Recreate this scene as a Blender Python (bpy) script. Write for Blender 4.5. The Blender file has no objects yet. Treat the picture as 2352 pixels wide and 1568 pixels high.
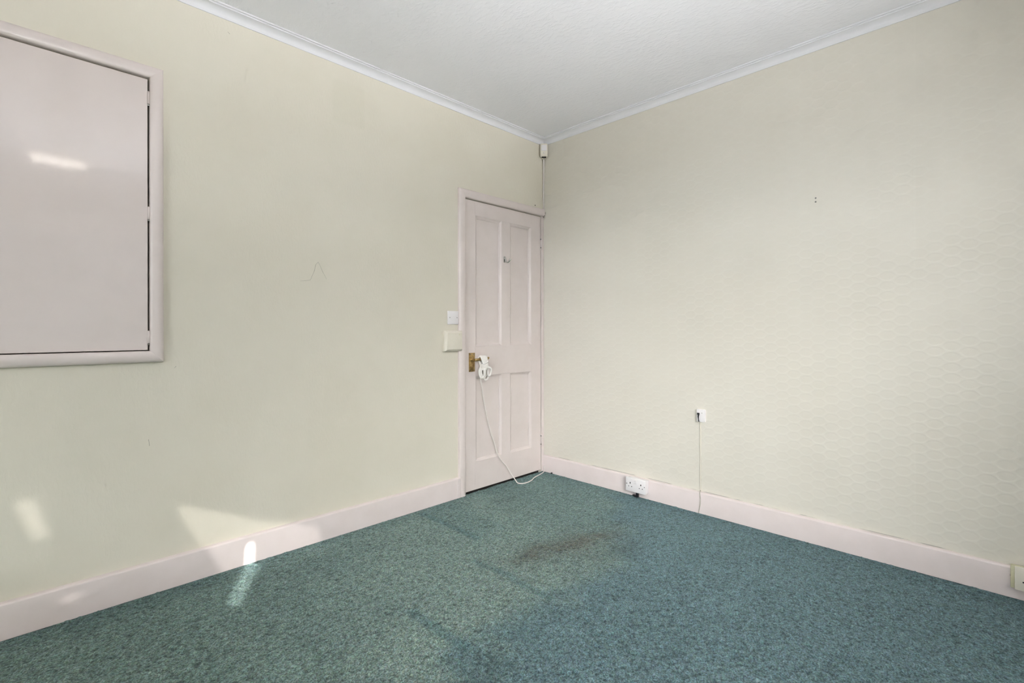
import bpy, bmesh, math, random
import numpy as np
from mathutils import Vector, Matrix

random.seed(7)
S = bpy.context.scene
COL = S.collection

# ------------------------------------------------------------------ camera
# world: the room corner seen in the picture is the origin; the wall with the door is
# the plane y = 0 (running to -x), the right-hand wall is the plane x = 0 (running to -y)
F_PX, YAW, ROLL = 1128.76, 0.7830, -0.0012
cam_d = bpy.data.cameras.new('camera')
cam_d.sensor_width = 36.0
cam_d.lens = 36.0 * F_PX / 2352.0
cam_d.shift_y = -28.7 / 2352.0
cam_d.clip_start = 0.02
cam = bpy.data.objects.new('camera', cam_d)
COL.objects.link(cam)
fw = Vector((math.cos(YAW), math.sin(YAW), 0))
rt = Vector((math.sin(YAW), -math.cos(YAW), 0))
up = Vector((0, 0, 1))
r2 = rt * math.cos(ROLL) + up * math.sin(ROLL)
u2 = up * math.cos(ROLL) - rt * math.sin(ROLL)
M = Matrix((r2, u2, -fw)).transposed().to_4x4()
M.translation = (-2.887, -2.526, 1.1016)
cam.matrix_world = M
S.camera = cam

# ------------------------------------------------------------------ world, sun, daylight
L_ROOM, W_ROOM, H_CEIL = 4.6, 3.6, 2.565          # room size: along x, along y, height
WIN_Y0, WIN_Y1, WIN_Z0, WIN_Z1 = -3.05, -1.05, 0.75, 2.12   # main window, side wall
SUN_X, SUN_Z = -0.44, -0.42                        # sun direction for a unit step in +y

w = bpy.data.worlds.new('sky')
S.world = w
w.use_nodes = True
bgn = w.node_tree.nodes['Background']
bgn.inputs[0].default_value = (0.80, 0.90, 1.0, 1)
bgn.inputs[1].default_value = 0.12


def area(name, loc, look, sx, sy, watts, color, spread=180):
    d = bpy.data.lights.new(name, 'AREA')
    d.shape = 'RECTANGLE'; d.size = sx; d.size_y = sy; d.energy = watts; d.color = color
    d.spread = math.radians(spread)
    o = bpy.data.objects.new(name, d); COL.objects.link(o)
    o.location = loc
    o.rotation_euler = (Vector(look) - Vector(loc)).to_track_quat('-Z', 'Y').to_euler()
    return o


wy = (WIN_Y0 + WIN_Y1) / 2
# bright band of sky low over the roofs across the street, cut off by the window head
area('sky_band_daylight', (-9.0, -3.6, 2.2), (-L_ROOM, wy, 1.5), 4.0, 0.5, 305, (0.88, 0.935, 1.0))
# added fill lamps low outside the open rear window, brightening the ceiling
area('ceiling_fill_far', (-2.6, -W_ROOM - 3.0, -0.4), (-2.2, -1.5, 2.6), 5.0, 2.0, 570, (0.965, 0.975, 1.0))
area('ceiling_fill_near', (-3.4, -W_ROOM - 2.2, -0.4), (-2.2, -1.5, 2.6), 3.0, 1.6, 660, (0.965, 0.975, 1.0))
# added fill lamps beyond the rear window, brightening the door wall
area('rear_fill', (-4.7, -W_ROOM - 3.0, 2.9), (-2.4, -W_ROOM, 1.5), 2.2, 1.4, 330, (1.0, 0.985, 0.97))
area('far_rear_fill', (-6.6, -W_ROOM - 5.0, 3.4), (-2.4, -W_ROOM, 1.5), 5.0, 2.0, 290, (1.0, 0.985, 0.97))
area('high_rear_fill', (-1.6, -W_ROOM - 5.0, 4.4), (-2.4, -W_ROOM, 1.5), 3.0, 2.0, 200, (1.0, 0.985, 0.97))
area('rear_window_daylight', (-2.4, -W_ROOM - 0.3, 1.5), (-2.0, 0, 1.5), 1.6, 1.2, 7, (1.0, 0.99, 0.98))
sd = bpy.data.lights.new('sun', 'SUN')
sd.energy = 16.0; sd.angle = math.radians(0.45); sd.color = (1.0, 0.97, 0.92)
sun = bpy.data.objects.new('sun', sd); COL.objects.link(sun)
sun.location = (3, -9, 5)
sun.rotation_euler = Vector((SUN_X, 1.0, SUN_Z)).to_track_quat('-Z', 'Y').to_euler()

S.view_settings.view_transform = 'Standard'
S.view_settings.look = 'None'
S.view_settings.gamma = 1.0
S.view_settings.use_curve_mapping = False
S.view_settings.exposure = 0.08
S.cycles.use_denoising = True
S.cycles.max_bounces = 6
S.cycles.diffuse_bounces = 4
S.cycles.glossy_bounces = 2
S.cycles.transmission_bounces = 2
S.cycles.adaptive_threshold = 0.15
S.cycles.adaptive_min_samples = 12
S.cycles.sample_clamp_indirect = 8.0


# ------------------------------------------------------------------ materials
def srgb(r, g, b):
    f = lambda c: (c / 255 / 12.92) if c / 255 <= 0.04045 else ((c / 255 + 0.055) / 1.055) ** 2.4
    return (f(r), f(g), f(b), 1.0)


class NT:
    """small node-graph helper"""
    def __init__(self, name, rough=0.5, spec=0.5):
        self.m = bpy.data.materials.new(name)
        self.m.use_nodes = True
        self.t = self.m.node_tree
        self.p = self.t.nodes['Principled BSDF']
        self.p.inputs['Roughness'].default_value = rough
        self.p.inputs['Specular IOR Level'].default_value = spec
        self.tc = self.t.nodes.new('ShaderNodeTexCoord').outputs['Object']

    def set(self, sock, v):
        if isinstance(v, bpy.types.NodeSocket):
            self.t.links.new(v, sock)
        else:
            sock.default_value = v

    def math(self, op, a, b=0.0, c=None):
        n = self.t.nodes.new('ShaderNodeMath'); n.operation = op
        self.set(n.inputs[0], a); self.set(n.inputs[1], b)
        if c is not None: self.set(n.inputs[2], c)
        return n.outputs[0]

    def ramp(self, v, a, b, lo=0.0, hi=1.0, smooth=True):
        n = self.t.nodes.new('ShaderNodeMapRange')
        n.interpolation_type = 'SMOOTHSTEP' if smooth else 'LINEAR'
        self.set(n.inputs[0], v)
        for i, x in enumerate((a, b, lo, hi)): n.inputs[i + 1].default_value = x
        return n.outputs[0]

    def noise(self, scale, detail=2, rough=0.5, stretch=(1, 1, 1), rot=(0, 0, 0), dist=0.0):
        mp = self.t.nodes.new('ShaderNodeMapping')
        mp.inputs['Scale'].default_value = stretch
        mp.inputs['Rotation'].default_value = rot
        self.t.links.new(self.tc, mp.inputs[0])
        n = self.t.nodes.new('ShaderNodeTexNoise')
        n.inputs['Scale'].default_value = scale
        n.inputs['Detail'].default_value = detail
        n.inputs['Roughness'].default_value = rough
        n.inputs['Distortion'].default_value = dist
        self.t.links.new(mp.outputs[0], n.inputs['Vector'])
        return n.outputs['Fac']

    def mix(self, f, a, b):
        n = self.t.nodes.new('ShaderNodeMix'); n.data_type = 'RGBA'
        self.set(n.inputs[0], f); self.set(n.inputs[6], a); self.set(n.inputs[7], b)
        return n.outputs[2]

    def bump(self, h, strength, dist=0.002):
        n = self.t.nodes.new('ShaderNodeBump')
        n.inputs['Strength'].default_value = strength
        n.inputs['Distance'].default_value = dist
        self.set(n.inputs['Height'], h)
        self.t.links.new(n.outputs[0], self.p.inputs['Normal'])

    def color(self, c): self.set(self.p.inputs['Base Color'], c)

    def xyz(self):
        n = self.t.nodes.new('ShaderNodeSeparateXYZ')
        self.t.links.new(self.tc, n.inputs[0])
        return n.outputs


def paint(name, col, rough=0.35, var=0.04, bump=0.06, scale=9, spec=0.5, metal=0.0):
    n = NT(name, rough, spec)
    d = (col[0] * (1 - var * 2), col[1] * (1 - var * 2.2), col[2] * (1 - var * 2.6), 1)
    n.color(n.mix(n.ramp(n.noise(scale, 4, 0.6), 0.35, 0.7), col, d))
    n.bump(n.noise(scale * 7, 3, 0.55), bump, 0.003)
    n.p.inputs['Metallic'].default_value = metal
    return n.m


C_WALL = (0.735, 0.695, 0.595, 1)
C_WALL_D = (0.708, 0.665, 0.560, 1)
C_PINK = (0.745, 0.665, 0.638, 1)


def wallpaper_left():
    n = NT('wallpaper_plain', 0.6, 0.35)
    big = n.ramp(n.noise(1.6, 4, 0.6), 0.35, 0.7)
    c = n.mix(big, C_WALL, C_WALL_D)
    # old square patch where something hung high on the wall
    x, y, z = n.xyz()
    px = n.math('SUBTRACT', 1.0, n.ramp(n.math('ABSOLUTE', n.math('ADD', x, 1.61)), 0.085, 0.10))
    pz = n.math('SUBTRACT', 1.0, n.ramp(n.math('ABSOLUTE', n.math('SUBTRACT', z, 2.33)), 0.10, 0.125))
    c = n.mix(n.math('MULTIPLY', n.math('MULTIPLY', px, pz), 0.15), c, (0.60, 0.58, 0.46, 1))
    n.color(c)
    a = n.noise(95, 2, 0.5, (1.0, 1, 0.42), (0, 0.55, 0))
    b = n.noise(38, 3, 0.5, (1, 1, 0.6))
    n.bump(n.math('ADD', n.ramp(a, 0.42, 0.68), n.math('MULTIPLY', b, 0.5)), 0.10, 0.0025)
    return n.m


def wallpaper_hex():
    n = NT('wallpaper_honeycomb', 0.48, 0.5)
    x, y, z = n.xyz()
    u = n.math('DIVIDE', y, 0.0565)
    v = n.math('DIVIDE', z, 0.0465)

    def cell(du, dv):
        uu = n.math('SUBTRACT', n.math('FLOORED_MODULO', n.math('ADD', u, 1.0 + du), 2.0), 1.0)
        vv = n.math('SUBTRACT', n.math('FLOORED_MODULO', n.math('ADD', v, 0.5 + dv), 1.0), 0.5)
        uu = n.math('MULTIPLY', uu, 0.80)
        return n.math('SQRT', n.math('ADD', n.math('MULTIPLY', uu, uu), n.math('MULTIPLY', vv, vv)))
    f = n.math('MINIMUM', cell(0, 0), cell(1.0, 0.5))
    wob = n.math('MULTIPLY', n.math('SUBTRACT', n.noise(60, 2), 0.5), 0.10)
    line = n.ramp(n.math('ADD', f, wob), 0.34, 0.50)
    # seam between two lengths of paper
    seam = n.math('SUBTRACT', 1.0, n.ramp(n.math('ABSOLUTE', n.math('ADD', y, 2.246)), 0.002, 0.007))
    seam = n.math('MULTIPLY', seam, n.ramp(n.noise(3, 2), 0.3, 0.6))
    h = n.math('ADD', line, n.math('MULTIPLY', seam, 0.8))
    big = n.ramp(n.noise(1.3, 4, 0.6), 0.35, 0.7)
    c = n.mix(big, (0.722, 0.690, 0.612, 1), (0.698, 0.662, 0.580, 1))
    c = n.mix(n.math('MULTIPLY', h, 0.18), c, (0.74, 0.718, 0.64, 1))
    # cracked, unpainted edge of the paper just above the skirting
    zz = n.math('ABSOLUTE', n.math('SUBTRACT', z, n.math('ADD', 0.1275, n.math('MULTIPLY', n.noise(4, 3), 0.004))))
    crack = n.math('MULTIPLY', n.math('SUBTRACT', 1.0, n.ramp(zz, 0.001, 0.003)), n.ramp(n.noise(5, 3), 0.46, 0.56))
    c = n.mix(n.math('MULTIPLY', crack, 0.6), c, (0.22, 0.2, 0.19, 1))
    n.color(c)
    n.bump(h, 0.12, 0.0025)
    return n.m


def ceiling_paper():
    n = NT('ceiling_paper', 0.75, 0.3)
    n.color(n.mix(n.ramp(n.noise(1.2, 3), 0.3, 0.7), (0.835, 0.835, 0.86, 1), (0.81, 0.81, 0.835, 1)))
    a = n.noise(70, 2, 0.5, (1.0, 0.5, 1), (0, 0, 0.8))
    n.bump(n.ramp(a, 0.4, 0.7), 0.3, 0.003)
    return n.m


def carpet_mat():
    n = NT('teal_carpet', 0.95, 0.1)
    at = n.t.nodes.new('ShaderNodeAttribute'); at.attribute_name = 'wear'
    fine = n.ramp(n.noise(175, 2, 0.65), 0.33, 0.68)
    hs = n.t.nodes.new('ShaderNodeHueSaturation')
    n.t.links.new(at.outputs['Color'], hs.inputs['Color'])
    n.set(hs.inputs['Value'], n.ramp(fine, 0, 1, 0.52, 1.58, False))
    n.color(hs.outputs[0])
    n.bump(n.noise(280, 1, 0.6), 0.5, 0.004)
    n.p.inputs['Sheen Weight'].default_value = 0.25
    n.p.inputs['Sheen Roughness'].default_value = 0.5
    n.p.inputs['Sheen Tint'].default_value = (0.6, 0.85, 0.9, 1)
    return n.m


def cut_glass():
    n = NT('window_glass')
    t = n.t
    tr = t.nodes.new('ShaderNodeBsdfTransparent')
    gl = t.nodes.new('ShaderNodeBsdfGlossy'); gl.inputs['Roughness'].default_value = 0.02
    mx = t.nodes.new('ShaderNodeMixShader'); mx.inputs[0].default_value = 0.05
    t.links.new(tr.outputs[0], mx.inputs[1]); t.links.new(gl.outputs[0], mx.inputs[2])
    t.links.new(mx.outputs[0], t.nodes['Material Output'].inputs[0])
    return n.m


def sun_dim_mat():
    n = NT('sun_dim_sheet')  # translucent sheet added to weaken the sun
    t = n.t
    tr = t.nodes.new('ShaderNodeBsdfTransparent'); tr.inputs[0].default_value = (1, 1, 1, 1)
    df = t.nodes.new('ShaderNodeBsdfTranslucent'); df.inputs[0].default_value = (0.8, 0.8, 0.78, 1)
    mx = t.nodes.new('ShaderNodeMixShader'); mx.inputs[0].default_value = 0.93
    t.links.new(tr.outputs[0], mx.inputs[1]); t.links.new(df.outputs[0], mx.inputs[2])
    t.links.new(mx.outputs[0], t.nodes['Material Output'].inputs[0])
    return n.m


def emit_mat(name, col, strength):
    n = NT(name)
    n.p.inputs['Base Color'].default_value = col
    n.p.inputs['Emission Color'].default_value = col
    n.p.inputs['Emission Strength'].default_value = strength
    return n.m


MT = {
    'wall_l': wallpaper_left(), 'wall_r': wallpaper_hex(), 'ceil': ceiling_paper(), 'carpet': carpet_mat(),
    'pink': paint('pink_gloss_paint', C_PINK, 0.30, 0.02, 0.05, 7),
    'pink_leaf': paint('pink_gloss_leaf', C_PINK, 0.09, 0.02, 0.07, 2.2, spec=0.35),
    'skirt': paint('pink_skirting_paint', (0.755, 0.672, 0.655, 1), 0.35, 0.02, 0.06, 8),
    'cove': paint('white_cove_paint', (0.78, 0.78, 0.805, 1), 0.55, 0.01, 0.03, 10),
    'white': paint('white_plastic', (0.81, 0.785, 0.79, 1), 0.3, 0.01, 0.01, 20),
    'cream': paint('cream_plastic', (0.750, 0.705, 0.605, 1), 0.35, 0.02, 0.01, 15),
    'yellowed': paint('yellowed_plastic', (0.70, 0.67, 0.47, 1), 0.4, 0.08, 0.02, 18),
    'black': paint('black_plastic', (0.012, 0.012, 0.016, 1), 0.4, 0.1, 0.02, 40),
    'dark': paint('dark_recess', (0.02, 0.018, 0.016, 1), 0.8, 0.2, 0.1, 40),
    'brass': paint('aged_brass', (0.58, 0.42, 0.20, 1), 0.33, 0.2, 0.05, 60, metal=1.0),
    'chrome': paint('worn_chrome', (0.62, 0.62, 0.6, 1), 0.16, 0.05, 0.02, 60, metal=1.0),
    'steel': paint('dull_steel', (0.30, 0.30, 0.29, 1), 0.4, 0.2, 0.05, 90, metal=1.0),
    'cord': paint('white_cord', (0.86, 0.83, 0.79, 1), 0.5, 0.03, 0.02, 60),
    'cordpink': paint('painted_cord', (0.80, 0.745, 0.71, 1), 0.45, 0.02, 0.02, 60),
    'mark': paint('grey_scuff', (0.50, 0.475, 0.41, 1), 0.8, 0.1, 0.02, 60),
    'blind': paint('sun_mask_cloth', (0.20, 0.19, 0.18, 1), 0.9, 0.05, 0.1, 40),  # cloth of the added sheet that shapes the sun
    'glass': cut_glass(), 'sun_dim': sun_dim_mat(),
    'bulb': emit_mat('lamp_bulb', (1.0, 0.93, 0.84, 1), 85.0),
    'frost': paint('frosted_shade', (0.8, 0.78, 0.74, 1), 0.4, 0.02, 0.02, 30),
    'brick': paint('outside_render', (0.55, 0.50, 0.45, 1), 0.9, 0.1, 0.3, 6),
}


# ------------------------------------------------------------------ mesh helpers
class MB:
    def __init__(self): self.bm = bmesh.new()

    def box(self, a, b, bev=0.0, seg=2):
        x0, x1 = sorted((a[0], b[0])); y0, y1 = sorted((a[1], b[1])); z0, z1 = sorted((a[2], b[2]))
        vs = [self.bm.verts.new(p) for p in ((x0, y0, z0), (x1, y0, z0), (x1, y1, z0), (x0, y1, z0),
                                             (x0, y0, z1), (x1, y0, z1), (x1, y1, z1), (x0, y1, z1))]
        fs = [self.bm.faces.new([vs[i] for i in q]) for q in ((3, 2, 1, 0), (4, 5, 6, 7), (0, 1, 5, 4), (1, 2, 6, 5), (2, 3, 7, 6), (3, 0, 4, 7))]
        if bev > 0:
            es = {e for f in fs for e in f.edges}
            bmesh.ops.bevel(self.bm, geom=list(es), offset=bev, segments=seg, affect='EDGES', profile=0.5)
        return self

    def prism(self, prof, ax, t0, t1, cut0=None, cut1=None):
        """sweep a closed 2D profile (list of 3D offsets without the axis) along one axis; cut = mitre fn(profile pt)->t"""
        A, B_ = [], []
        for q in prof:
            for lst, t, c in ((A, t0, cut0), (B_, t1, cut1)):
                p = list(q); p[ax] = t + (c(q) if c else 0.0)
                lst.append(self.bm.verts.new(p))
        n = len(prof)
        for i in range(n):
            j = (i + 1) % n
            self.bm.faces.new((A[i], A[j], B_[j], B_[i]))
        self.bm.faces.new(A[::-1]); self.bm.faces.new(B_)
        return self

    def tube(self, pts, r, n=8, closed=False, smooth=0):
        P = [Vector(p) for p in pts]
        if smooth: P = catmull(P, smooth, closed)
        k = len(P); rings = []
        ref = Vector((0.13, 0.31, 0.94)); prev = None
        T, N = [], []
        for i in range(k):
            a = P[(i - 1) % k] if (closed or i > 0) else P[i]
            b = P[(i + 1) % k] if (closed or i < k - 1) else P[i]
            t = (b - a).normalized() if (b - a).length > 1e-9 else Vector((0, 0, 1))
            if prev is None:
                nx = t.cross(ref)
                if nx.length < 1e-3: nx = t.cross(Vector((1, 0, 0)))
            else:
                nx = prev - t * prev.dot(t)
            nx.normalize(); prev = nx
            T.append(t); N.append(nx)
        tw = 0.0
        if closed:                                  # spread the leftover twist so the seam closes cleanly
            e = N[-1] - T[0] * N[-1].dot(T[0]); e.normalize()
            tw = math.atan2(T[0].dot(e.cross(N[0])), e.dot(N[0]))
        for i in range(k):
            nx = N[i]; ny = T[i].cross(nx); da = tw * i / k
            rr = r[i] if isinstance(r, (list, tuple)) else r
            rings.append([self.bm.verts.new(P[i] + (nx * math.cos(2 * math.pi * j / n + da) + ny * math.sin(2 * math.pi * j / n + da)) * rr) for j in range(n)])
        for i in range(k if closed else k - 1):
            a, b = rings[i], rings[(i + 1) % k]
            for j in range(n):
                f = self.bm.faces.new((a[j], a[(j + 1) % n], b[(j + 1) % n], b[j])); f.smooth = True
        if not closed:
            self.bm.faces.new(rings[0][::-1]); self.bm.faces.new(rings[-1])
        return self

    def lathe(self, c, ax, prof, n=20):
        """revolve (radius, height) pairs about an axis direction through c"""
        ax = Vector(ax).normalized(); c = Vector(c)
        e1 = ax.cross(Vector((0.3, 0.5, 0.81))).normalized(); e2 = ax.cross(e1)
        rings = []
        for r, h in prof:
            rings.append([self.bm.verts.new(c + ax * h + (e1 * math.cos(2 * math.pi * j / n) + e2 * math.sin(2 * math.pi * j / n)) * max(r, 1e-5)) for j in range(n)])
        for a, b in zip(rings, rings[1:]):
            for j in range(n):
                f = self.bm.faces.new((a[j], a[(j + 1) % n], b[(j + 1) % n], b[j])); f.smooth = True
        self.bm.faces.new(rings[0][::-1]); self.bm.faces.new(rings[-1])
        return self

    def build(self, name, mat, parent=None, org=(0, 0, 0), smooth=False):
        bmesh.ops.recalc_face_normals(self.bm, faces=self.bm.faces[:])
        if any(org): bmesh.ops.translate(self.bm, verts=self.bm.verts[:], vec=-Vector(org))
        if smooth:
            for f in self.bm.faces: f.smooth = True
        me = bpy.data.meshes.new(name)
        self.bm.to_mesh(me); self.bm.free()
        me.materials.append(MT[mat])
        if smooth:
            try: me.set_sharp_from_angle(angle=math.radians(40))
            except Exception: pass
        o = bpy.data.objects.new(name, me); COL.objects.link(o)
        if parent is not None: o.parent = parent
        elif any(org): o.location = org
        return o


def catmull(P, k, closed=False):
    out = []; n = len(P)
    for i in range(n if closed else n - 1):
        p0 = P[(i - 1) % n] if (closed or i > 0) else P[0]
        p1, p2 = P[i], P[(i + 1) % n]
        p3 = P[(i + 2) % n] if (closed or i + 2 < n) else P[-1]
        for s in range(k):
            t = s / k
            out.append(0.5 * ((2 * p1) + (p2 - p0) * t + (2 * p0 - 5 * p1 + 4 * p2 - p3) * t * t + (3 * p1 - p0 - 3 * p2 + p3) * t ** 3))
    if not closed: out.append(P[-1])
    return out


def thing(name, loc, label, cat, group=None):
    o = bpy.data.objects.new(name, None); COL.objects.link(o)
    o.empty_display_size = 0.05
    o.location = loc; o['label'] = label; o['category'] = cat
    if group: o['group'] = group
    return o


def struct(o, label=None, cat=None):
    o['kind'] = 'structure'
    if label: o['label'] = label
    if cat: o['category'] = cat
    return o


def wall(name, mp, u0, u1, v0, v1, t, mat, holes=(), pockets=()):
    """wall slab with through holes and shallow closed pockets (u0,u1,v0,v1[,depth]); mp(u,v,d) -> point"""
    bm = bmesh.new()
    us = sorted({u0, u1, *[h[0] for h in (*holes, *pockets)], *[h[1] for h in (*holes, *pockets)]})
    vs = sorted({v0, v1, *[h[2] for h in (*holes, *pockets)], *[h[3] for h in (*holes, *pockets)]})
    inside = lambda u, v, hs: any(h[0] < u < h[1] and h[2] < v < h[3] for h in hs)

    def quad(pts): bm.faces.new([bm.verts.new(mp(*p)) for p in pts])
    for a, b in zip(us, us[1:]):
        for c, d in zip(vs, vs[1:]):
            mu, mv = (a + b) / 2, (c + d) / 2
            if not inside(mu, mv, (*holes, *pockets)):
                quad(((a, c, 0), (b, c, 0), (b, d, 0), (a, d, 0)))
            if not inside(mu, mv, holes):
                quad(((a, c, t), (b, c, t), (b, d, t), (a, d, t)))
    for h in (*holes, *pockets):
        dp = h[4] if len(h) > 4 else t
        a, b, c, d = h[:4]
        quad(((a, c, 0), (b, c, 0), (b, c, dp), (a, c, dp)))
        quad(((a, d, 0), (b, d, 0), (b, d, dp), (a, d, dp)))
        quad(((a, c, 0), (a, d, 0), (a, d, dp), (a, c, dp)))
        quad(((b, c, 0), (b, d, 0), (b, d, dp), (b, c, dp)))
        if len(h) > 4: quad(((a, c, dp), (b, c, dp), (b, d, dp), (a, d, dp)))
    quad(((u0, v0, 0), (u1, v0, 0), (u1, v0, t), (u0, v0, t)))
    quad(((u0, v1, 0), (u1, v1, 0), (u1, v1, t), (u0, v1, t)))
    quad(((u0, v0, 0), (u0, v1, 0), (u0, v1, t), (u0, v0, t)))
    quad(((u1, v0, 0), (u1, v1, 0), (u1, v1, t), (u1, v0, t)))
    bmesh.ops.remove_doubles(bm, verts=bm.verts[:], dist=1e-5)
    m = MB(); m.bm.free(); m.bm = bm
    return struct(m.build(name, mat))


# ------------------------------------------------------------------ room shell
TOPZ = H_CEIL + 0.01
DX0, DX1, DZ1 = -0.798, -0.030, 1.975            # door opening
HX0, HX1, HZ0, HZ1 = -3.56, -2.500, 1.012, 2.150  # wall hatch opening
wall_left = wall('wall_left', lambda u, v, d: (u, d, v), -L_ROOM - 0.12, 0.12, -0.05, TOPZ, 0.14, 'wall_l',
                 pockets=[(DX0, DX1, -0.05, DZ1, 0.09), (HX0, HX1, HZ0, HZ1, 0.08)])
wall_left['label'] = 'cream papered wall holding the door and the boarded hatch'
wall_right = wall('wall_right', lambda u, v, d: (d, u, v), -W_ROOM - 0.12, 0.0, -0.05, TOPZ, 0.12, 'wall_r')
wall_right['label'] = 'cream wall with honeycomb embossed paper right of the corner'
RX0, RX1, RZ0, RZ1 = -1.43, -0.08, 0.92, 2.12     # added rear window, with the sun-shaping blind
SX0, SX1, SZ0, SZ1 = -3.35, -1.62, 0.85, 2.12     # rear window, open
wall_rear = wall('wall_rear', lambda u, v, d: (u, -W_ROOM - d, v), -L_ROOM - 0.12, 0.12, -0.05, TOPZ, 0.22, 'wall_l',
                 holes=[(RX0, RX1, RZ0, RZ1), (SX0, SX1, SZ0, SZ1)])
wall_side = wall('wall_side', lambda u, v, d: (-L_ROOM - d, u, v), -W_ROOM, 0.0, -0.05, TOPZ, 0.22, 'wall_l',
                 holes=[(WIN_Y0, WIN_Y1, WIN_Z0, WIN_Z1)])
ceil = struct(MB().box((-L_ROOM - 0.2, -W_ROOM - 0.2, H_CEIL), (0.12, 0.14, H_CEIL + 0.12)).build('ceiling', 'ceil'),
              'off-white ceiling with embossed textured paper')

# floor slab with the fitted carpet: every tuft row is real relief, wear and stains are its own colour
floor = struct(MB().box((-L_ROOM - 0.2, -W_ROOM - 0.2, -0.15), (0.12, 0.14, -0.012)).build('floor', 'dark'),
               'floor under a worn teal fitted carpet')


def value_noise(n0, n1, cells, rng):
    g = rng.random((int(cells * n0 / max(n0, n1)) + 3, int(cells * n1 / max(n0, n1)) + 3))
    a = np.linspace(0, g.shape[0] - 2.001, n0); b = np.linspace(0, g.shape[1] - 2.001, n1)
    ia, ib = a.astype(int), b.astype(int)
    fa, fb = a - ia, b - ib
    fa = (fa * fa * (3 - 2 * fa))[:, None]; fb = (fb * fb * (3 - 2 * fb))[None, :]
    A = g[ia][:, ib]; B = g[ia + 1][:, ib]; Cc = g[ia][:, ib + 1]; D = g[ia + 1][:, ib + 1]
    return (A * (1 - fa) + B * fa) * (1 - fb) + (Cc * (1 - fa) + D * fa) * fb


def smooth(x, a, b):
    t = np.clip((x - a) / (b - a), 0, 1)
    return t * t * (3 - 2 * t)


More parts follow.
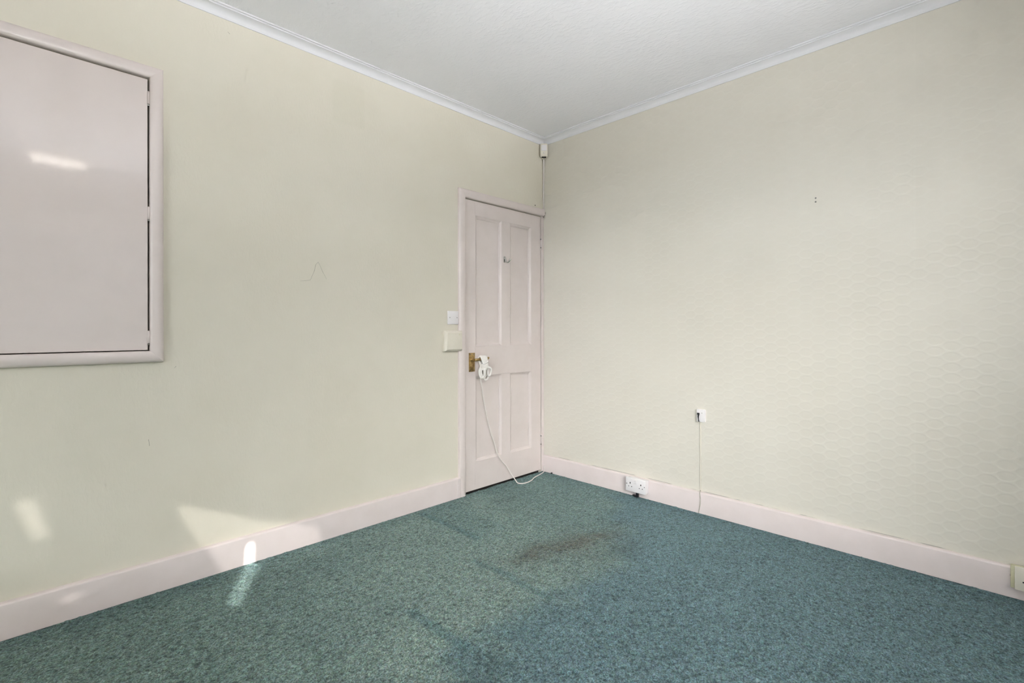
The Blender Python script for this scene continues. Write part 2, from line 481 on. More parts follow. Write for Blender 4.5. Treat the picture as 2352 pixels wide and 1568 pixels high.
def carpet():
    rng = np.random.default_rng(3); pr = np.random.default_rng(21)
    st = 0.0056
    xs = np.arange(-L_ROOM, 0.0 + st, st); ys = np.arange(-W_ROOM, 0.0 + st, st)
    xs[-1] = 0; ys[-1] = 0
    n0, n1 = len(xs), len(ys)
    X, Y = np.meshgrid(xs, ys, indexing='ij')
    tuft = rng.random((n0, n1))
    t2 = (tuft + np.roll(tuft, 1, 0) + np.roll(tuft, 1, 1) * 0.7) / 2.7
    big = value_noise(n0, n1, 16, pr); mid = value_noise(n0, n1, 60, pr); sm = value_noise(n0, n1, 190, pr)
    cl = 0.5 * big + 0.3 * mid + 0.2 * sm
    jx = (value_noise(n0, n1, 34, pr) - 0.5) * 0.22 + (sm - 0.5) * 0.06
    jy = (value_noise(n0, n1, 34, pr) - 0.5) * 0.22 + (mid - 0.5) * 0.06
    Z = (t2 - 0.5) * 0.008 + (mid - 0.5) * 0.003 + (rng.random((n0, n1)) - 0.5) * 0.002
    base = np.array([0.097, 0.153, 0.164]); worn = np.array([0.161, 0.218, 0.192]); green = np.array([0.090, 0.141, 0.123])
    # trodden area: between the door wall and where a large piece of furniture stood (y < -1.25)
    edge = -1.20 + jy * 0.9 + np.where(X > -0.9, (X + 0.9) * 0.55, 0) - np.where(X < -1.85, (-1.85 - X) * 1.2, 0)
    wr = smooth(Y, edge - 0.12, edge + 0.12)
    lane = np.exp(-(((X + jx) + 1.45 - 0.35 * (Y + 1.0)) / 0.75) ** 2)
    gr = smooth(-X + jx, 0.9, 2.6) * smooth(Y, -1.6, -0.9)  # greener, darker tone towards the left
    col = base[None, None, :] * np.ones((n0, n1, 1))
    g3 = (np.maximum(gr, 0.55 * wr))[..., None]
    col = col * (1 - g3) + green * g3
    w3 = (wr * (0.35 + 0.75 * lane) * (0.60 + 0.9 * cl))[..., None].clip(0, 1)
    col = col * (1 - w3) + worn * w3
    # footprints of furniture: less faded oblongs with one crushed edge
    def mark(x0, x1, y0, y1, soft, amt):
        xx = X + jx * 0.10; yy = Y + jy * 0.10
        return smooth(xx, x0 - soft, x0 + soft) * (1 - smooth(xx, x1 - soft, x1 + soft)) * smooth(yy, y0 - soft, y0 + soft) * (1 - smooth(yy, y1 - soft, y1 + soft)) * amt
    for m in (mark(-1.19, -0.95, -0.57, -0.05, 0.05, 0.30), mark(-1.205, -1.160, -0.59, -0.05, 0.012, 0.6),
              mark(-1.370, -1.330, -1.22, -0.74, 0.013, 0.55), mark(-1.825, -1.780, -1.22, -0.88, 0.013, 0.60),
              mark(-1.78, -1.36, -1.02, -0.75, 0.07, 0.0)):
        m = m[..., None]
        col = col * (1 - m) + np.array([0.066, 0.125, 0.128]) * m
        Z -= m[..., 0] * 0.003
    # brown stain in front of the door
    ca, sa = math.cos(-0.33), math.sin(-0.33)
    def blob(cx, cy, rx, ry, ang, k=1.0):
        ca, sa = math.cos(ang), math.sin(ang)
        dx, dy = X + jx * 0.40 * k - cx, Y + jy * 0.40 * k - cy
        p = (dx * ca + dy * sa) / rx; q = (-dx * sa + dy * ca) / ry
        return np.exp(-(p * p + q * q))
    brown = 0.55 * blob(-0.90, -0.94, 0.28, 0.085, -0.26) + 0.35 * blob(-1.15, -0.90, 0.10, 0.06, -0.2) + 0.35 * blob(-0.70, -0.99, 0.14, 0.06, -0.3) + 0.34 * blob(-0.93, -0.98, 0.34, 0.17, -0.2)
    brown = (np.clip(brown, 0, 0.80) * (0.75 + 0.45 * mid + 0.30 * (sm - 0.2)))[..., None].clip(0, 0.9)
    col = col * (1 - brown) + np.array([0.100, 0.097, 0.074]) * brown
    dark = 0.55 * blob(-1.16, -0.89, 0.06, 0.03, -0.2) + 0.45 * blob(-0.80, -1.19, 0.12, 0.06, -0.2) + 0.35 * blob(-0.684, -0.269, 0.08, 0.05, 0) + \
        0.8 * blob(-0.288, -2.364, 0.018, 0.008, 0.5, 0.1) + 0.6 * blob(-0.735, -2.415, 0.025, 0.010, 0.5, 0.1) + 0.35 * blob(-1.86, -1.35, 0.16, 0.07, 0.1)
    dark = np.clip(dark, 0, 0.8)[..., None]
    col = col * (1 - dark) + np.array([0.045, 0.062, 0.055]) * dark
    # a darker margin along the skirtings
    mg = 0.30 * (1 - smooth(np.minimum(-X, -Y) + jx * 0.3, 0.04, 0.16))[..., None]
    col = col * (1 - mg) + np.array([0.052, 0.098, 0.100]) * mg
    tone = (0.86 + 0.16 * cl + 1.35 * (t2 - 0.5))[..., None]
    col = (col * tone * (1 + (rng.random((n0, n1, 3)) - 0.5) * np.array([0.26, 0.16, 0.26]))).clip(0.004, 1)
    jit = (rng.random((n0, n1, 2)) - 0.5) * st * 0.7
    jit[0] = 0; jit[-1] = 0; jit[:, 0] = 0; jit[:, -1] = 0
    V = np.stack([X + jit[..., 0], Y + jit[..., 1], Z - 0.001], -1).reshape(-1, 3)
    idx = np.arange(n0 * n1).reshape(n0, n1)
    Q = np.stack([idx[:-1, :-1], idx[1:, :-1], idx[1:, 1:], idx[:-1, 1:]], -1).reshape(-1, 4)
    me = bpy.data.meshes.new('carpet_pile')
    me.vertices.add(len(V)); me.vertices.foreach_set('co', V.astype(np.float32).ravel())
    me.loops.add(Q.size); me.loops.foreach_set('vertex_index', Q.astype(np.int32).ravel())
    me.polygons.add(len(Q)); me.polygons.foreach_set('loop_start', np.arange(0, Q.size, 4, dtype=np.int32))
    me.update(calc_edges=True)
    at = me.attributes.new('wear', 'FLOAT_COLOR', 'POINT')
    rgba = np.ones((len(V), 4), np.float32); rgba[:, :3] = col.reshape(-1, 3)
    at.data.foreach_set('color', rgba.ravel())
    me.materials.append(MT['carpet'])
    o = bpy.data.objects.new('carpet_pile', me); COL.objects.link(o)
    o.parent = floor; o['kind'] = 'stuff'
    o['label'] = 'worn teal carpet pile with a brown stain and furniture marks'


carpet()

# ------------------------------------------------------------------ skirtings
def skirt_prof(face, h, t):
    p = [(0, 0), (t, 0), (t, h - 0.009)]
    for k in range(1, 6):
        a = k / 5 * math.pi / 2
        p.append((t - (t - 0.004) * (1 - math.cos(a)), h - 0.009 + 0.009 * math.sin(a)))
    p.append((0, h))
    return [face(q) for q in p]


bl = MB().prism(skirt_prof(lambda q: (0, -q[0], q[1]), 0.131, 0.020), 0, -L_ROOM, -0.852).build('baseboard_left', 'skirt', smooth=True)
struct(bl, 'pink painted skirting board running left from the door')
br = MB().prism(skirt_prof(lambda q: (-q[0], 0, q[1]), 0.126, 0.018), 1, -W_ROOM, 0.0).build('baseboard_right', 'skirt', smooth=True)
struct(br, 'pink painted skirting board under the honeycomb paper')
br2 = MB().prism(skirt_prof(lambda q: (0, -W_ROOM + q[0], q[1]), 0.131, 0.020), 0, -L_ROOM, -0.02).build('baseboard_rear', 'skirt', smooth=True)
struct(br2)
br3 = MB().prism(skirt_prof(lambda q: (-L_ROOM + q[0], 0, q[1]), 0.131, 0.020), 1, -W_ROOM + 0.02, -0.02).build('baseboard_side', 'skirt', smooth=True)
struct(br3)

# ------------------------------------------------------------------ ceiling cove (profile: distance from wall, drop)
def cove_prof(face):
    ch, cp = 0.041, 0.056
    pts = [(0, 0), (0, ch), (0.005, ch), (0.006, ch - 0.006)]
    for k in range(0, 9):
        a = k / 8 * math.pi / 2
        # hollow quarter curve
        pts.append((cp - 0.014 - (cp - 0.021) * math.cos(a), 0.011 + (ch - 0.019) * (1 - math.sin(a))))
    pts += [(cp - 0.011, 0.011), (cp - 0.011, 0.006), (cp, 0.006), (cp, 0)]
    return [face(q) for q in pts]


cl = MB().prism(cove_prof(lambda q: (0, -q[0], H_CEIL - q[1])), 0, -L_ROOM, 0.0, cut1=lambda q: q[1]).build('trim_1', 'cove', smooth=True)
struct(cl, 'white cove along the ceiling above the door wall')
cr = MB().prism(cove_prof(lambda q: (-q[0], 0, H_CEIL - q[1])), 1, -W_ROOM, 0.0, cut1=lambda q: q[0]).build('trim_2', 'cove', smooth=True)
struct(cr, 'white cove along the ceiling above the right wall')
cb = MB().prism(cove_prof(lambda q: (0, -W_ROOM + q[0], H_CEIL - q[1])), 0, -L_ROOM, 0.0).build('trim_3', 'cove', smooth=True)
struct(cb)
cs = MB().prism(cove_prof(lambda q: (-L_ROOM + q[0], 0, H_CEIL - q[1])), 1, -W_ROOM, 0.0).build('trim_4', 'cove', smooth=True)
struct(cs)


# ------------------------------------------------------------------ door architrave
def round_prof(w_, t, face, flip=False):
    """moulding section across its width: flat inner lip, rounded body"""
    p = [(0, 0), (0, t * 0.55)]
    for k in range(1, 10):
        a = k / 10 * math.pi
        p.append((w_ / 2 - math.cos(a) * w_ / 2, t * 0.55 + t * 0.45 * math.sin(a)))
    p += [(w_, t * 0.55), (w_, 0)]
    return [face(q) for q in p]


AW, AT = 0.054, 0.022
tr = bpy.data.objects.new('trim_5', None); COL.objects.link(tr); tr.location = (-0.85, 0, 0)
struct(tr, 'pink door surround with chipped end at the corner')
ORG = (-0.85, 0, 0)
MB().prism(round_prof(AW, AT, lambda q: (DX0 - q[0], -q[1], 0)), 2, 0.0, DZ1, cut1=lambda q: DX0 - q[0]).build('side_moulding', 'pink', tr, ORG, smooth=True)
MB().prism(round_prof(AW, AT, lambda q: (0, -q[1], DZ1 + q[0])), 0, DX0, -0.006, cut0=lambda q: -(q[2] - DZ1)).build('top_moulding', 'pink', tr, ORG, smooth=True)
MB().box((DX1, -0.004, 0.0), (-0.0005, 0.06, DZ1), 0.002).build('corner_jamb', 'pink', tr, ORG)
MB().box((-0.872, -0.024, 0.0), (-0.850, -0.0, 0.128), 0.003).build('plinth_block', 'skirt', tr, ORG)
# broken plaster specks where the surround meets the corner
for k, (x, y, z, s) in enumerate([(-0.100, -0.004, 2.046, 0.008), (-0.016, -0.018, 2.012, 0.007), (-0.004, -0.022, 2.0, 0.006), (-0.020, -0.02, 1.967, 0.008), (-0.012, -0.02, 1.978, 0.006)]):
    m = MB(); m.lathe((x, y, z), (0.3, -1, 0.6), [(0.0, -s * .4), (s * .5, -s * .2), (s * .6, 0), (s * .3, s * .3)], 6)
    m.build('plaster_chip', 'dark', tr, ORG)

# ------------------------------------------------------------------ the four-panel door
FY, RD = 0.004, 0.015                             # face plane and panel recess
door = bpy.data.objects.new('door_1', None); COL.objects.link(door)
DORG = (-0.414, FY, 0); door.location = DORG
struct(door, 'pale pink four-panel door with brass lever in the corner')
X0, XA, XB, XC, XD, X1 = DX0 + 0.004, -0.700, -0.446, -0.370, -0.137, DX1
Z0, ZA, ZB, ZC, ZD, Z1 = 0.012, 0.196, 0.785, 0.980, 1.876, DZ1 - 0.005
BK = 0.045
for a, b in ((X0, XA), (XD, X1)):
    MB().box((a, FY, Z0), (b, FY + BK, Z1), 0.0015).build('stile', 'pink', door, DORG)
for a, b in ((Z0, ZA), (ZB, ZC), (ZD, Z1)):
    MB().box((XA, FY + 0.0002, a), (XD, FY + BK, b), 0.0008).build('rail', 'pink', door, DORG)
for a, b in ((ZA, ZB), (ZC, ZD)):
    MB().box((XB, FY + 0.0002, a), (XC, FY + BK, b), 0.0008).build('muntin', 'pink', door, DORG)
MW = 0.022
for a, b in ((XA, XB), (XC, XD)):
    for c, d in ((ZA, ZB), (ZC, ZD)):
        pn = MB().box((a, FY + RD, c), (b, FY + 0.035, d)).build('panel', 'pink', door, DORG)

        def mould(pr, ax, t0, t1, c0, c1):
            MB().prism(pr, ax, t0, t1, c0, c1).build('panel_moulding', 'pink', pn, DORG, smooth=True)
        sec = [(0, RD), (0, 0.0008), (0.004, 0.0), (0.008, 0.003), (0.013, 0.008), (0.018, 0.0095), (MW, 0.0115), (MW, RD)]
        mould([(a + q[0], FY + q[1], 0) for q in sec], 2, c, d, lambda q: q[0] - a, lambda q: -(q[0] - a))
        mould([(b - q[0], FY + q[1], 0) for q in sec], 2, c, d, lambda q: b - q[0], lambda q: -(b - q[0]))
        mould([(0, FY + q[1], c + q[0]) for q in sec], 0, a, b, lambda q: q[2] - c, lambda q: -(q[2] - c))
        mould([(0, FY + q[1], d - q[0]) for q in sec], 0, a, b, lambda q: d - q[2], lambda q: -(d - q[2]))
# hinges painted over on the corner side
for z in (1.76, 0.24):
    h = MB().tube([(X1 + 0.004, FY - 0.004, z - 0.045), (X1 + 0.004, FY - 0.004, z + 0.045)], 0.006, 10).build('hinge', 'pink', door, DORG)
    for dz in (-0.035, 0.03):
        MB().box((X1 - 0.006, FY - 0.009, z + dz), (X1 - 0.001, FY - 0.002, z + dz + 0.010), 0.001).build('hinge_chip', 'steel', h, DORG)
# brass lever handle on its backplate
pl = MB().box((-0.757, FY - 0.005, 0.815), (-0.706, FY, 0.941), 0.0018).build('handle_plate', 'brass', door, DORG, smooth=True)
pl['label'] = 'aged brass lever backplate'
for x, z in ((-0.746, 0.932), (-0.718, 0.932), (-0.746, 0.824), (-0.718, 0.824)):
    MB().lathe((x, FY - 0.005, z), (0, -1, 0), [(0.0035, -0.001), (0.0035, 0.0008), (0.002, 0.0014)], 10).build('screw', 'steel', pl, DORG)
m = MB()
m.lathe((-0.731, FY - 0.005, 0.895), (0, -1, 0), [(0.013, 0), (0.013, 0.006), (0.009, 0.010), (0.008, 0.034), (0.0095, 0.042)], 16)
m.tube([(-0.731, FY - 0.040, 0.895), (-0.722, FY - 0.048, 0.896), (-0.700, FY - 0.050, 0.898), (-0.66, FY - 0.050, 0.899), (-0.628, FY - 0.049, 0.902), (-0.618, FY - 0.046, 0.905)],
       [0.0095, 0.0095, 0.009, 0.0085, 0.009, 0.007], 12)
m.build('lever', 'brass', pl, DORG, smooth=True)
# latch edge and bare chips along the closing edge
MB().box((DX0 + 0.0005, -0.001, 0.872), (DX0 + 0.0045, FY + 0.02, 0.898), 0.0005).build('latch', 'brass', door, DORG)
for z0, z1 in ((0.912, 0.940), (0.478, 0.515), (0.457, 0.466), (0.40, 0.415), (0.06, 0.08)):
    MB().box((DX0 + 0.0005, -0.0006, z0), (DX0 + 0.0042, FY + 0.02, z1), 0.0004).build('bare_chip', 'mark', door, DORG)
# chrome coat hook on the upper muntin
hk = MB().box((-0.430, FY - 0.004, 1.578), (-0.414, FY, 1.622), 0.003).build('coat_hook', 'chrome', door, DORG, smooth=True)
hk['label'] = 'small chrome coat hook'
m = MB()
pts = catmull([Vector(p) for p in ((-0.422, FY - 0.004, 1.612), (-0.422, FY - 0.010, 1.602), (-0.421, FY - 0.013, 1.590), (-0.419, FY - 0.020, 1.580), (-0.414, FY - 0.032, 1.579), (-0.410, FY - 0.040, 1.588), (-0.406, FY - 0.046, 1.602))], 4)
m.tube(pts, [0.0055] * (len(pts) - 6) + [0.006, 0.0065, 0.007, 0.0075, 0.0075, 0.006], 10)
m.build('hook_prong', 'chrome', hk, DORG, smooth=True)
# dark strip painted in as the shade under the door
MB().box((DX0, 0.03, -0.011), (DX1, 0.088, 0.010)).build('gap_shade', 'dark', door, DORG)

# ------------------------------------------------------------------ wall hatch (boarded, hinged leaves in a rounded frame)
hat = thing('wall_hatch', (-3.03, 0, HZ0), 'pale pink flush hatch in a rounded frame high on the left wall', 'cupboard')
HORG = (-3.03, 0, HZ0)
FWD, FTH = 0.047, 0.026
fr = lambda: None
frames = [
    ([(HX1 + q[0], -q[1], 0) for q in [(p[0], p[1]) for p in round_prof(FWD, FTH, lambda q: q)]], 2, HZ0, HZ1, lambda q: -(q[0] - HX1), lambda q: q[0] - HX1),
    ([(HX0 - q[0], -q[1], 0) for q in round_prof(FWD, FTH, lambda q: q)], 2, HZ0, HZ1, lambda q: -(HX0 - q[0]), lambda q: HX0 - q[0]),
    ([(0, -q[1], HZ1 + q[0]) for q in round_prof(FWD, FTH, lambda q: q)], 0, HX0, HX1, lambda q: -(q[2] - HZ1), lambda q: q[2] - HZ1),
    ([(0, -q[1], HZ0 - q[0]) for q in round_prof(FWD, FTH, lambda q: q)], 0, HX0, HX1, lambda q: -(HZ0 - q[2]), lambda q: HZ0 - q[2]),
]
for a in frames:
    MB().prism(*a).build('frame_moulding', 'pink', hat, HORG, smooth=True)
for a, b in ((HX0 + 0.004, -3.034), (-3.030, HX1 - 0.006)):
    lf = MB().box((a, -0.007, HZ0 + 0.004), (b, 0.018, HZ1 - 0.007), 0.0015).build('hatch_leaf', 'pink_leaf', hat, HORG)
    if b > -2.6:
        for z in (2.066, 1.586, 1.070):
            MB().tube([(b + 0.003, -0.009, z - 0.026), (b + 0.003, -0.009, z + 0.026)], 0.0048, 10).build('hinge', 'pink', lf, HORG)
            MB().box((b - 0.001, -0.0105, z - 0.034), (b + 0.006, -0.004, z - 0.027), 0.001).build('hinge_chip', 'steel', lf, HORG)

# ------------------------------------------------------------------ plates left of the door
pt = thing('blanking_plate', (-0.8935, 0, 1.132), 'white square blanking plate with two screws left of the door', 'wall plate')
O = (-0.8935, 0, 1.132)
MB().box((-0.940, -0.009, 1.132), (-0.853, -0.0, 1.219), 0.003).build('plate', 'white', pt, O, smooth=True)
for x in (-0.925, -0.866):
    MB().lathe((x, -0.009, 1.176), (0, -1, 0), [(0.0032, -0.0008), (0.0032, 0.0003), (0.0015, 0.0004)], 10).build('screw', 'steel', pt, O)

bxo = thing('junction_box', (-0.917, 0, 0.965), 'cream square surface box overlapping the door surround, below the white plate', 'wall box')
O = (-0.917, 0, 0.965)
m = MB()
a = (-0.979, -0.837, 0.958, 1.092)
f_ = (-0.966, -0.846, 0.972, 1.080)
v = [m.bm.verts.new(p) for p in ((a[0], -0.0, a[2]), (a[1], -0.0, a[2]), (a[1], -0.0, a[3]), (a[0], -0.0, a[3]),
                                 (a[0], -0.024, a[2]), (a[1], -0.024, a[2]), (a[1], -0.024, a[3]), (a[0], -0.024, a[3]),
                                 (f_[0], -0.037, f_[2]), (f_[1], -0.037, f_[2]), (f_[1], -0.037, f_[3]), (f_[0], -0.037, f_[3]))]
for q in ((3, 2, 1, 0), (8, 9, 10, 11), (0, 1, 5, 4), (1, 2, 6, 5), (2, 3, 7, 6), (3, 0, 4, 7), (4, 5, 9, 8), (5, 6, 10, 9), (6, 7, 11, 10), (7, 4, 8, 11)):
    m.bm.faces.new([v[i] for i in q])
bmesh.ops.bevel(m.bm, geom=m.bm.edges[:], offset=0.0025, segments=2, affect='EDGES')
m.build('cover', 'cream', bxo, O, smooth=True)
MB().lathe((-0.868, -0.037, 1.066), (0, -1, 0), [(0.004, -0.001), (0.004, 0.0004), (0.002, 0.0006)], 10).build('screw', 'yellowed', bxo, O)

# ------------------------------------------------------------------ alarm sensor in the corner under the cove
O = (-0.03, -0.03, 2.415)
ps = thing('alarm_sensor', O, 'small white motion sensor box in the corner under the ceiling cove', 'sensor')
dg = Vector((-1, -1, 0)).normalized(); sdv = Vector((1, -1, 0)).normalized()


def diag_box(m, c, wd, dp, z0, z1, bev, lean=0.0):
    """box turned 45 degrees to look out of the corner; lean pulls the lower front edge back"""
    c = Vector(c); vs = []
    for z, l in ((z0, lean), (z1, 0.0)):
        for s, d in ((-1, 0), (1, 0), (1, 1), (-1, 1)):
            p = c + sdv * (s * wd / 2) + dg * (d * (dp - l)); vs.append(m.bm.verts.new((p.x, p.y, z)))
    fs = [m.bm.faces.new([vs[i] for i in q]) for q in ((3, 2, 1, 0), (4, 5, 6, 7), (0, 1, 5, 4), (1, 2, 6, 5), (2, 3, 7, 6), (3, 0, 4, 7))]
    bmesh.ops.bevel(m.bm, geom=list({e for f in fs for e in f.edges}), offset=bev, segments=3, affect='EDGES')


m = MB(); diag_box(m, (-0.029, -0.029, 0), 0.056, 0.034, 2.420, 2.519, 0.005, 0.008)
m.build('housing', 'cream', ps, O, smooth=True)
m = MB(); diag_box(m, (-0.0505, -0.0505, 0), 0.040, 0.0055, 2.462, 2.507, 0.002)
m.build('lens_window', 'white', ps, O, smooth=True)
p = Vector((-0.0495, -0.0495, 2.448))
MB().lathe(p, dg, [(0.005, -0.004), (0.005, 0.003), (0.003, 0.005)], 12).build('indicator', 'white', ps, O)
m = MB(); diag_box(m, (-0.034, -0.034, 0), 0.034, 0.018, 2.4155, 2.421, 0.001)
m.build('base_vent', 'dark', ps, O)
wr_ = MB().tube([(-0.016, -0.016, 2.416), (-0.009, -0.010, 2.40), (-0.007, -0.008, 2.30), (-0.008, -0.007, 2.15), (-0.006, -0.008, 2.029)], 0.0055, 10).build('sensor_cable', 'cordpink', None, (-0.007, -0.008, 2.045), smooth=True)
wr_['label'] = 'thin painted cable dropping from the corner sensor to the door surround'; wr_['category'] = 'cable'

# ------------------------------------------------------------------ double socket on the right skirting
O = (-0.018, -0.842, 0.035)
sk = thing('double_socket', O, 'white double wall socket mounted on the right skirting board', 'socket')
FXs = -0.058
MB().box((FXs + 0.006, -0.912, 0.040), (-0.018, -0.772, 0.126), 0.002).build('back_box', 'white', sk, O, smooth=True)
pf = MB().box((FXs - 0.002, -0.915, 0.038), (FXs + 0.007, -0.769, 0.128), 0.0025).build('face_plate', 'white', sk, O, smooth=True)
for yc in (-0.803, -0.881):
    MB().box((FXs - 0.0026, yc - 0.003, 0.089), (FXs - 0.001, yc + 0.003, 0.099)).build('earth_slot', 'dark', pf, O)
    for dy in (-0.011, 0.011):
        MB().box((FXs - 0.0026, yc + dy - 0.003, 0.069), (FXs - 0.001, yc + dy + 0.003, 0.0735)).build('pin_slot', 'dark', pf, O)
for y in (-0.778, -0.906):
    MB().lathe((FXs - 0.002, y, 0.086), (-1, 0, 0), [(0.0034, -0.001), (0.0034, 0.0006), (0.002, 0.0007)], 10).build('screw', 'steel', pf, O)
for y in (-0.834, -0.850):
    MB().box((FXs - 0.0055, y - 0.006, 0.092), (FXs - 0.001, y + 0.006, 0.114), 0.0015).build('rocker', 'white', pf, O, smooth=True)
m = MB().box((-0.048, -0.853, 0.006), (-0.034, -0.836, 0.041), 0.002)
m.tube([(-0.041, -0.845, 0.010), (-0.040, -0.830, 0.007), (-0.032, -0.815, 0.008), (-0.024, -0.803, 0.006)], 0.005, 8)
kb = m.build('socket_lead', 'black', None, (-0.041, -0.845, 0.006), smooth=True)
kb['label'] = 'short black lead entering the underside of the double socket'; kb['category'] = 'cable'

# ------------------------------------------------------------------ telephone socket with broken black plug
O = (0, -1.256, 0.545)
ts = thing('telephone_socket', O, 'small white telephone socket low on the right wall', 'socket')
MB().box((-0.019, -1.281, 0.546), (0.0, -1.232, 0.620), 0.0025).build('socket_box', 'white', ts, O, smooth=True)
MB().lathe((-0.019, -1.264, 0.600), (-1, 0, 0), [(0.0024, -0.001), (0.0024, 0.0004), (0.001, 0.0005)], 8).build('screw', 'steel', ts, O)
m = MB().box((-0.024, -1.250, 0.588), (-0.017, -1.237, 0.600), 0.001)
m.tube([(-0.022, -1.246, 0.590), (-0.023, -1.2435, 0.581), (-0.022, -1.244, 0.565), (-0.022, -1.2455, 0.553), (-0.021, -1.247, 0.549)], [0.0045, 0.0045, 0.0025, 0.0028, 0.0045], 8)
m.build('snapped_plug', 'black', ts, O, smooth=True)['label'] = 'black broken plug end'
tw = thing('telephone_wire', (-0.006, -1.247, 0.0), 'thin white wire running down from the telephone socket over the skirting', 'wire')
O = (-0.006, -1.247, 0.0)
MB().box((-0.0045, -1.253, 0.128), (0.0, -1.244, 0.546), 0.0015).build('trunking', 'cream', tw, O)
MB().tube(catmull([Vector(q) for q in ((-0.004, -1.2485, 0.135), (-0.012, -1.249, 0.127), (-0.0205, -1.252, 0.115), (-0.0205, -1.255, 0.085), (-0.0205, -1.253, 0.05), (-0.0205, -1.246, 0.015), (-0.021, -1.245, 0.001))], 4), 0.0022, 6).build('loose_wire', 'mark', tw, O, smooth=True)

# ------------------------------------------------------------------ yellowed socket at the right edge
O = (-0.018, -2.63, 0.045)
ys = thing('yellowed_socket', O, 'yellowed plastic socket on the right skirting at the picture edge', 'socket')
m = MB(); yb0, yb1, zb0, zb1 = -2.705, -2.552, 0.050, 0.140
m.box((-0.042, yb0, zb0), (-0.018, yb1, zb1), 0.003); m.build('back_box', 'yellowed', ys, O, smooth=True)
pf = MB().box((-0.050, yb0 - 0.002, zb0 - 0.002), (-0.041, yb1 - 0.012, zb1 + 0.002), 0.003).build('face_plate', 'cream', ys, O, smooth=True)
MB().lathe((-0.036, yb1, 0.098), (0, 1, 0), [(0.004, -0.001), (0.004, 0.0008), (0.002, 0.001)], 8).build('screw', 'steel', ys, O)
for yc in (-2.60, -2.67):
    MB().box((-0.0506, yc - 0.003, 0.104), (-0.049, yc + 0.003, 0.114)).build('earth_slot', 'dark', pf, O)
    for dy in (-0.011, 0.011):
        MB().box((-0.0506, yc + dy - 0.003, 0.082), (-0.049, yc + dy + 0.003, 0.087)).build('pin_slot', 'dark', pf, O)

# ------------------------------------------------------------------ marks on the walls
def strip(name, pts, wd, mat, parent, axis):
    m = MB()
    for (p, q) in zip(pts, pts[1:]):
        p, q = Vector(p), Vector(q)
        m.tube([p, q], wd, 5)
    return m.build(name, mat, parent)


strip('hairline_crack', [(-1.874, 0.0003, 1.347), (-1.846, 0.0003, 1.351), (-1.823, 0.0003, 1.356), (-1.815, 0.0003, 1.375), (-1.802, 0.0003, 1.406), (-1.795, 0.0003, 1.438), (-1.782, 0.0003, 1.452), (-1.771, 0.0003, 1.432), (-1.757, 0.0003, 1.400), (-1.745, 0.0003, 1.382), (-1.737, 0.0003, 1.366)], 0.0010, 'mark', wall_left, 1)
for pts in ([(-2.412, 0.0003, 0.935), (-2.406, 0.0003, 0.943)], [(-2.503, 0.0003, 0.642), (-2.500, 0.0003, 0.615)], [(-2.205, 0.0003, 2.473), (-2.195, 0.0003, 2.466)]):
    strip('scuff_mark', pts, 0.0010, 'mark', wall_left, 1)
for z in (1.771, 1.752):
    MB().lathe((0.001, -1.852, z), (-1, 0, 0), [(0.004, -0.003), (0.0045, 0.001), (0.002, 0.0025)], 8).build('wall_plug', 'steel', wall_right)

# ------------------------------------------------------------------ extension cord hanked over the lever, tail to the corner
O = (-0.668, -0.05, 0.90)
cd = thing('hanked_cord', O, 'white flex tied in a hank on the brass door lever, tail trailing to the floor', 'cord')
m = MB()
rnd = random.Random(5)
for i in range(7):
    t = i / 6
    xt = -0.698 + 0.044 * t
    xw = -0.672 + 0.018 * (t - 0.5)
    bx = -0.700 + 0.062 * ((i * 3) % 7) / 6; bz = 0.757 + 0.030 * rnd.random()
    yw = -0.054 + 0.012 * (rnd.random() - 0.5)
    by = -0.038 - 0.035 * rnd.random()
    sp = 0.009 + 0.007 * rnd.random()
    P = [(xt, -0.046 - 0.0175, 0.899), (xt, -0.046 - 0.011, 0.913), (xt, -0.046, 0.9175), (xt, -0.035, 0.912), (xt, -0.029, 0.898), (xw - 0.007, yw + 0.012, 0.853),
         (bx - sp, by + 0.010, bz + 0.045), (bx - sp * 0.7, by + 0.004, bz + 0.010), (bx, by, bz), (bx + sp, by - 0.004, bz + 0.014), (bx + sp, by - 0.006, bz + 0.050),
         (xw + 0.007, yw - 0.015, 0.853), (xt * 0.6 + xw * 0.4, -0.0665, 0.880)]
    m.tube(catmull([Vector(q) for q in P], 5, True), 0.0064, 8, closed=True)
m.build('hank', 'cord', cd, O, smooth=True)
m = MB()
for k in range(4):
    z = 0.838 + k * 0.0108
    ring = [(-0.668 + 0.023 * math.cos(a), -0.053 + 0.021 * math.sin(a), z + 0.012 * math.cos(a + 0.3)) for a in [2 * math.pi * j / 16 for j in range(16)]]
    m.tube(ring, 0.0064, 8, closed=True)
m.build('binding_turns', 'cord', cd, O, smooth=True)
tail = [(-0.672, -0.045, 0.80), (-0.680, -0.030, 0.765), (-0.661, -0.022, 0.704), (-0.635, -0.012, 0.612), (-0.580, -0.006, 0.424), (-0.530, -0.006, 0.30), (-0.497, -0.006, 0.213), (-0.455, -0.012, 0.155),
        (-0.428, -0.020, 0.124), (-0.385, -0.040, 0.050), (-0.375, -0.062, 0.018), (-0.380, -0.092, 0.006), (-0.349, -0.124, 0.006), (-0.275, -0.118, 0.006), (-0.196, -0.082, 0.006), (-0.120, -0.064, 0.006), (-0.051, -0.041, 0.006), (-0.022, -0.024, 0.012), (-0.020, -0.022, 0.05)]
MB().tube(catmull([Vector(q) for q in tail], 6), 0.0036, 8).build('tail', 'cordpink', cd, O, smooth=True)
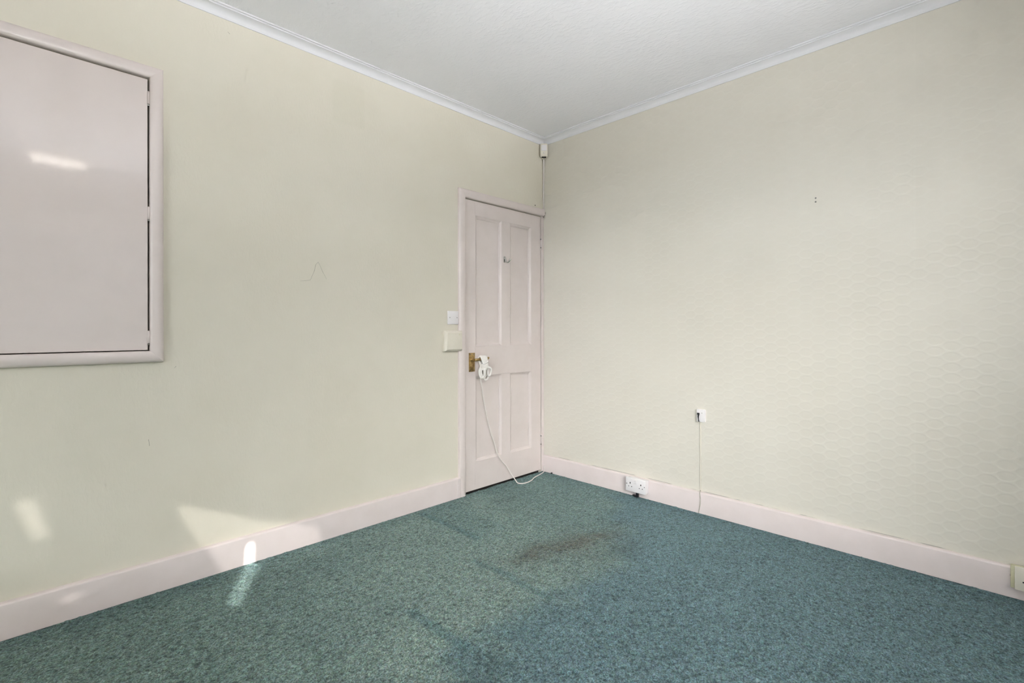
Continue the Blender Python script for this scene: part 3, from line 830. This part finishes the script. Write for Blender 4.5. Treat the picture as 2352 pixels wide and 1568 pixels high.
# piece of grit by the corner
g = MB().lathe((-0.030, -0.105, 0.004), (0.2, 0.1, 1), [(0.004, -0.004), (0.007, 0.0), (0.006, 0.006), (0.002, 0.009)], 7).build('carpet_scrap', 'black', None, (-0.030, -0.105, 0.0))
g['label'] = 'tiny dark scrap on the carpet by the right skirting near the corner'; g['category'] = 'scrap'

# ------------------------------------------------------------------ ceiling lamp above the camera (seen as the glint in the hatch)
O = (-2.70, -1.85, H_CEIL)
lp = thing('ceiling_lamp', O, 'ceiling lamp with a bar of small lit bulbs, mirrored in the glossy hatch', 'lamp')
MB().lathe(O, (0, 0, -1), [(0.05, 0.0), (0.05, 0.012), (0.03, 0.03), (0.008, 0.034)], 20).build('ceiling_rose', 'brass', lp, O, smooth=True)
MB().tube([(O[0], O[1], H_CEIL - 0.03), (O[0], O[1], 2.245)], 0.007, 10).build('stem', 'brass', lp, O, smooth=True)
bar = MB().tube([(O[0] - 0.15, O[1], 2.24), (O[0] + 0.15, O[1], 2.24)], 0.011, 12).build('bar', 'chrome', lp, O, smooth=True)
for k in range(4):
    x = O[0] - 0.105 + 0.07 * k
    MB().lathe((x, O[1], 2.235), (0, 0, -1), [(0.008, 0.0), (0.012, 0.006), (0.012, 0.02)], 14).build('bulb_holder', 'brass', bar, O, smooth=True)
    MB().lathe((x, O[1], 2.215), (0, 0, -1), [(0.007, 0.0), (0.012, 0.012), (0.015, 0.022), (0.011, 0.032), (0.002, 0.036)], 16).build('bulb', 'bulb', bar, O, smooth=True)

# ------------------------------------------------------------------ windows behind the camera
wn = bpy.data.objects.new('window_1', None); COL.objects.link(wn); wn.location = (-L_ROOM - 0.12, wy, WIN_Z0)
struct(wn, 'wide white window that lights the room from the left')
O = tuple(wn.location)
xa, xb = -L_ROOM - 0.15, -L_ROOM - 0.10
for a, b, c, d in ((WIN_Y0, WIN_Y1, WIN_Z0, WIN_Z0 + 0.05), (WIN_Y0, WIN_Y1, WIN_Z1 - 0.05, WIN_Z1), (WIN_Y0, WIN_Y0 + 0.05, WIN_Z0 + 0.05, WIN_Z1 - 0.05),
                   (WIN_Y1 - 0.05, WIN_Y1, WIN_Z0 + 0.05, WIN_Z1 - 0.05), (wy - 0.025, wy + 0.025, WIN_Z0 + 0.05, WIN_Z1 - 0.05)):
    MB().box((xa, a, c), (xb, b, d), 0.004).build('window_frame', 'white', wn, O)
for a, b in ((WIN_Y0 + 0.05, wy - 0.025), (wy + 0.025, WIN_Y1 - 0.05)):
    MB().box((-L_ROOM - 0.128, a, WIN_Z0 + 0.05), (-L_ROOM - 0.124, b, WIN_Z1 - 0.05)).build('pane', 'glass', wn, O)
MB().box((-L_ROOM - 0.10, WIN_Y0 - 0.04, WIN_Z0 - 0.03), (-L_ROOM + 0.06, WIN_Y1 + 0.04, WIN_Z0), 0.005).build('window_sill', 'pink', wn, O)

def rear_window(name, label, x0, x1, z0, z1):
    o = bpy.data.objects.new(name, None); COL.objects.link(o); o.location = ((x0 + x1) / 2, -W_ROOM - 0.12, z0)
    struct(o, label)
    og = tuple(o.location)
    ya, yb = -W_ROOM - 0.19, -W_ROOM - 0.14
    for a, b, c, d in ((x0, x1, z0, z0 + 0.05), (x0, x1, z1 - 0.05, z1), (x0, x0 + 0.04, z0 + 0.05, z1 - 0.05), (x1 - 0.05, x1, z0 + 0.05, z1 - 0.05)):
        MB().box((a, ya, c), (b, yb, d), 0.004).build('window_frame', 'white', o, og)
    MB().box((x0 + 0.04, -W_ROOM - 0.168, z0 + 0.05), (x1 - 0.05, -W_ROOM - 0.164, z1 - 0.05)).build('pane', 'glass', o, og)
    MB().box((x0 - 0.02, -W_ROOM - 0.13, z0 - 0.03), (x1 + 0.02, -W_ROOM + 0.06, z0), 0.005).build('window_sill', 'pink', o, og)
    return o, og


rear_window('window_3', 'open rear window behind the camera, beside the masked one', SX0, SX1, SZ0, SZ1)
wr2, O = rear_window('window_2', 'added rear window behind the camera, its blind cut to shape the sun patches', RX0, RX1, RZ0, RZ1)  # added to carry the pierced sun mask


def sheet(name, mat, y, th, holes):
    """unseen sheet added to shape the sun patches; gaps given where their light falls on the door wall (x, z)"""
    bm = bmesh.new()
    k = -y
    loops = [[(RX0 - 0.06, RZ0 - 0.0), (RX1 + 0.06, RZ0 - 0.0), (RX1 + 0.06, RZ1 + 0.06), (RX0 - 0.06, RZ1 + 0.06)]]
    for h in holes: loops.append([(px - SUN_X * k, pz - SUN_Z * k) for px, pz in h])
    es = []
    for lp_ in loops:
        vs = [bm.verts.new((q[0], y, q[1])) for q in lp_]
        es += [bm.edges.new((vs[i], vs[(i + 1) % len(vs)])) for i in range(len(vs))]
    bmesh.ops.triangle_fill(bm, use_beauty=True, edges=es)
    # thickness
    if th:
        r = bmesh.ops.extrude_face_region(bm, geom=bm.faces[:])
        bmesh.ops.translate(bm, verts=[v_ for v_ in r['geom'] if isinstance(v_, bmesh.types.BMVert)], vec=(0, -th, 0))
    m = MB(); m.bm.free(); m.bm = bm
    return m.build(name, mat, wr2, O)


P1 = [(-2.912, 0.515), (-2.848, 0.503), (-2.800, 0.322), (-2.852, 0.330)]
P2 = [(-2.412, 0.338), (-2.372, 0.332), (-1.70, 0.02), (-1.75, -0.05), (-2.20, -0.06), (-2.41, -0.158), (-2.46, -0.148), (-2.26, -0.055), (-2.228, -0.035)]
P3 = [(-2.140, 0.070), (-2.127, 0.088), (-2.114, 0.070), (-2.116, -0.020), (-2.432, -0.151), (-2.446, -0.147), (-2.142, -0.014)]
P4 = [(-2.785, 0.09), (-2.725, 0.085), (-2.725, 0.06), (-2.785, 0.065)]
sheet('sun_patch_mask', 'blind', -W_ROOM + 0.03, 0.002, [P1, P2, P4])  # added mask, its gaps projected back from the sun patches
sheet('sun_dim_sheet', 'sun_dim', -W_ROOM + 0.02, 0.0, [P3])  # added layer dimming the sun everywhere but the bright sliver
MB().tube([(RX0 - 0.08, -W_ROOM + 0.035, RZ1 + 0.075), (RX1 + 0.08, -W_ROOM + 0.035, RZ1 + 0.075)], 0.02, 14).build('mask_roller', 'white', wr2, O, smooth=True)  # roller tube of the added sun mask
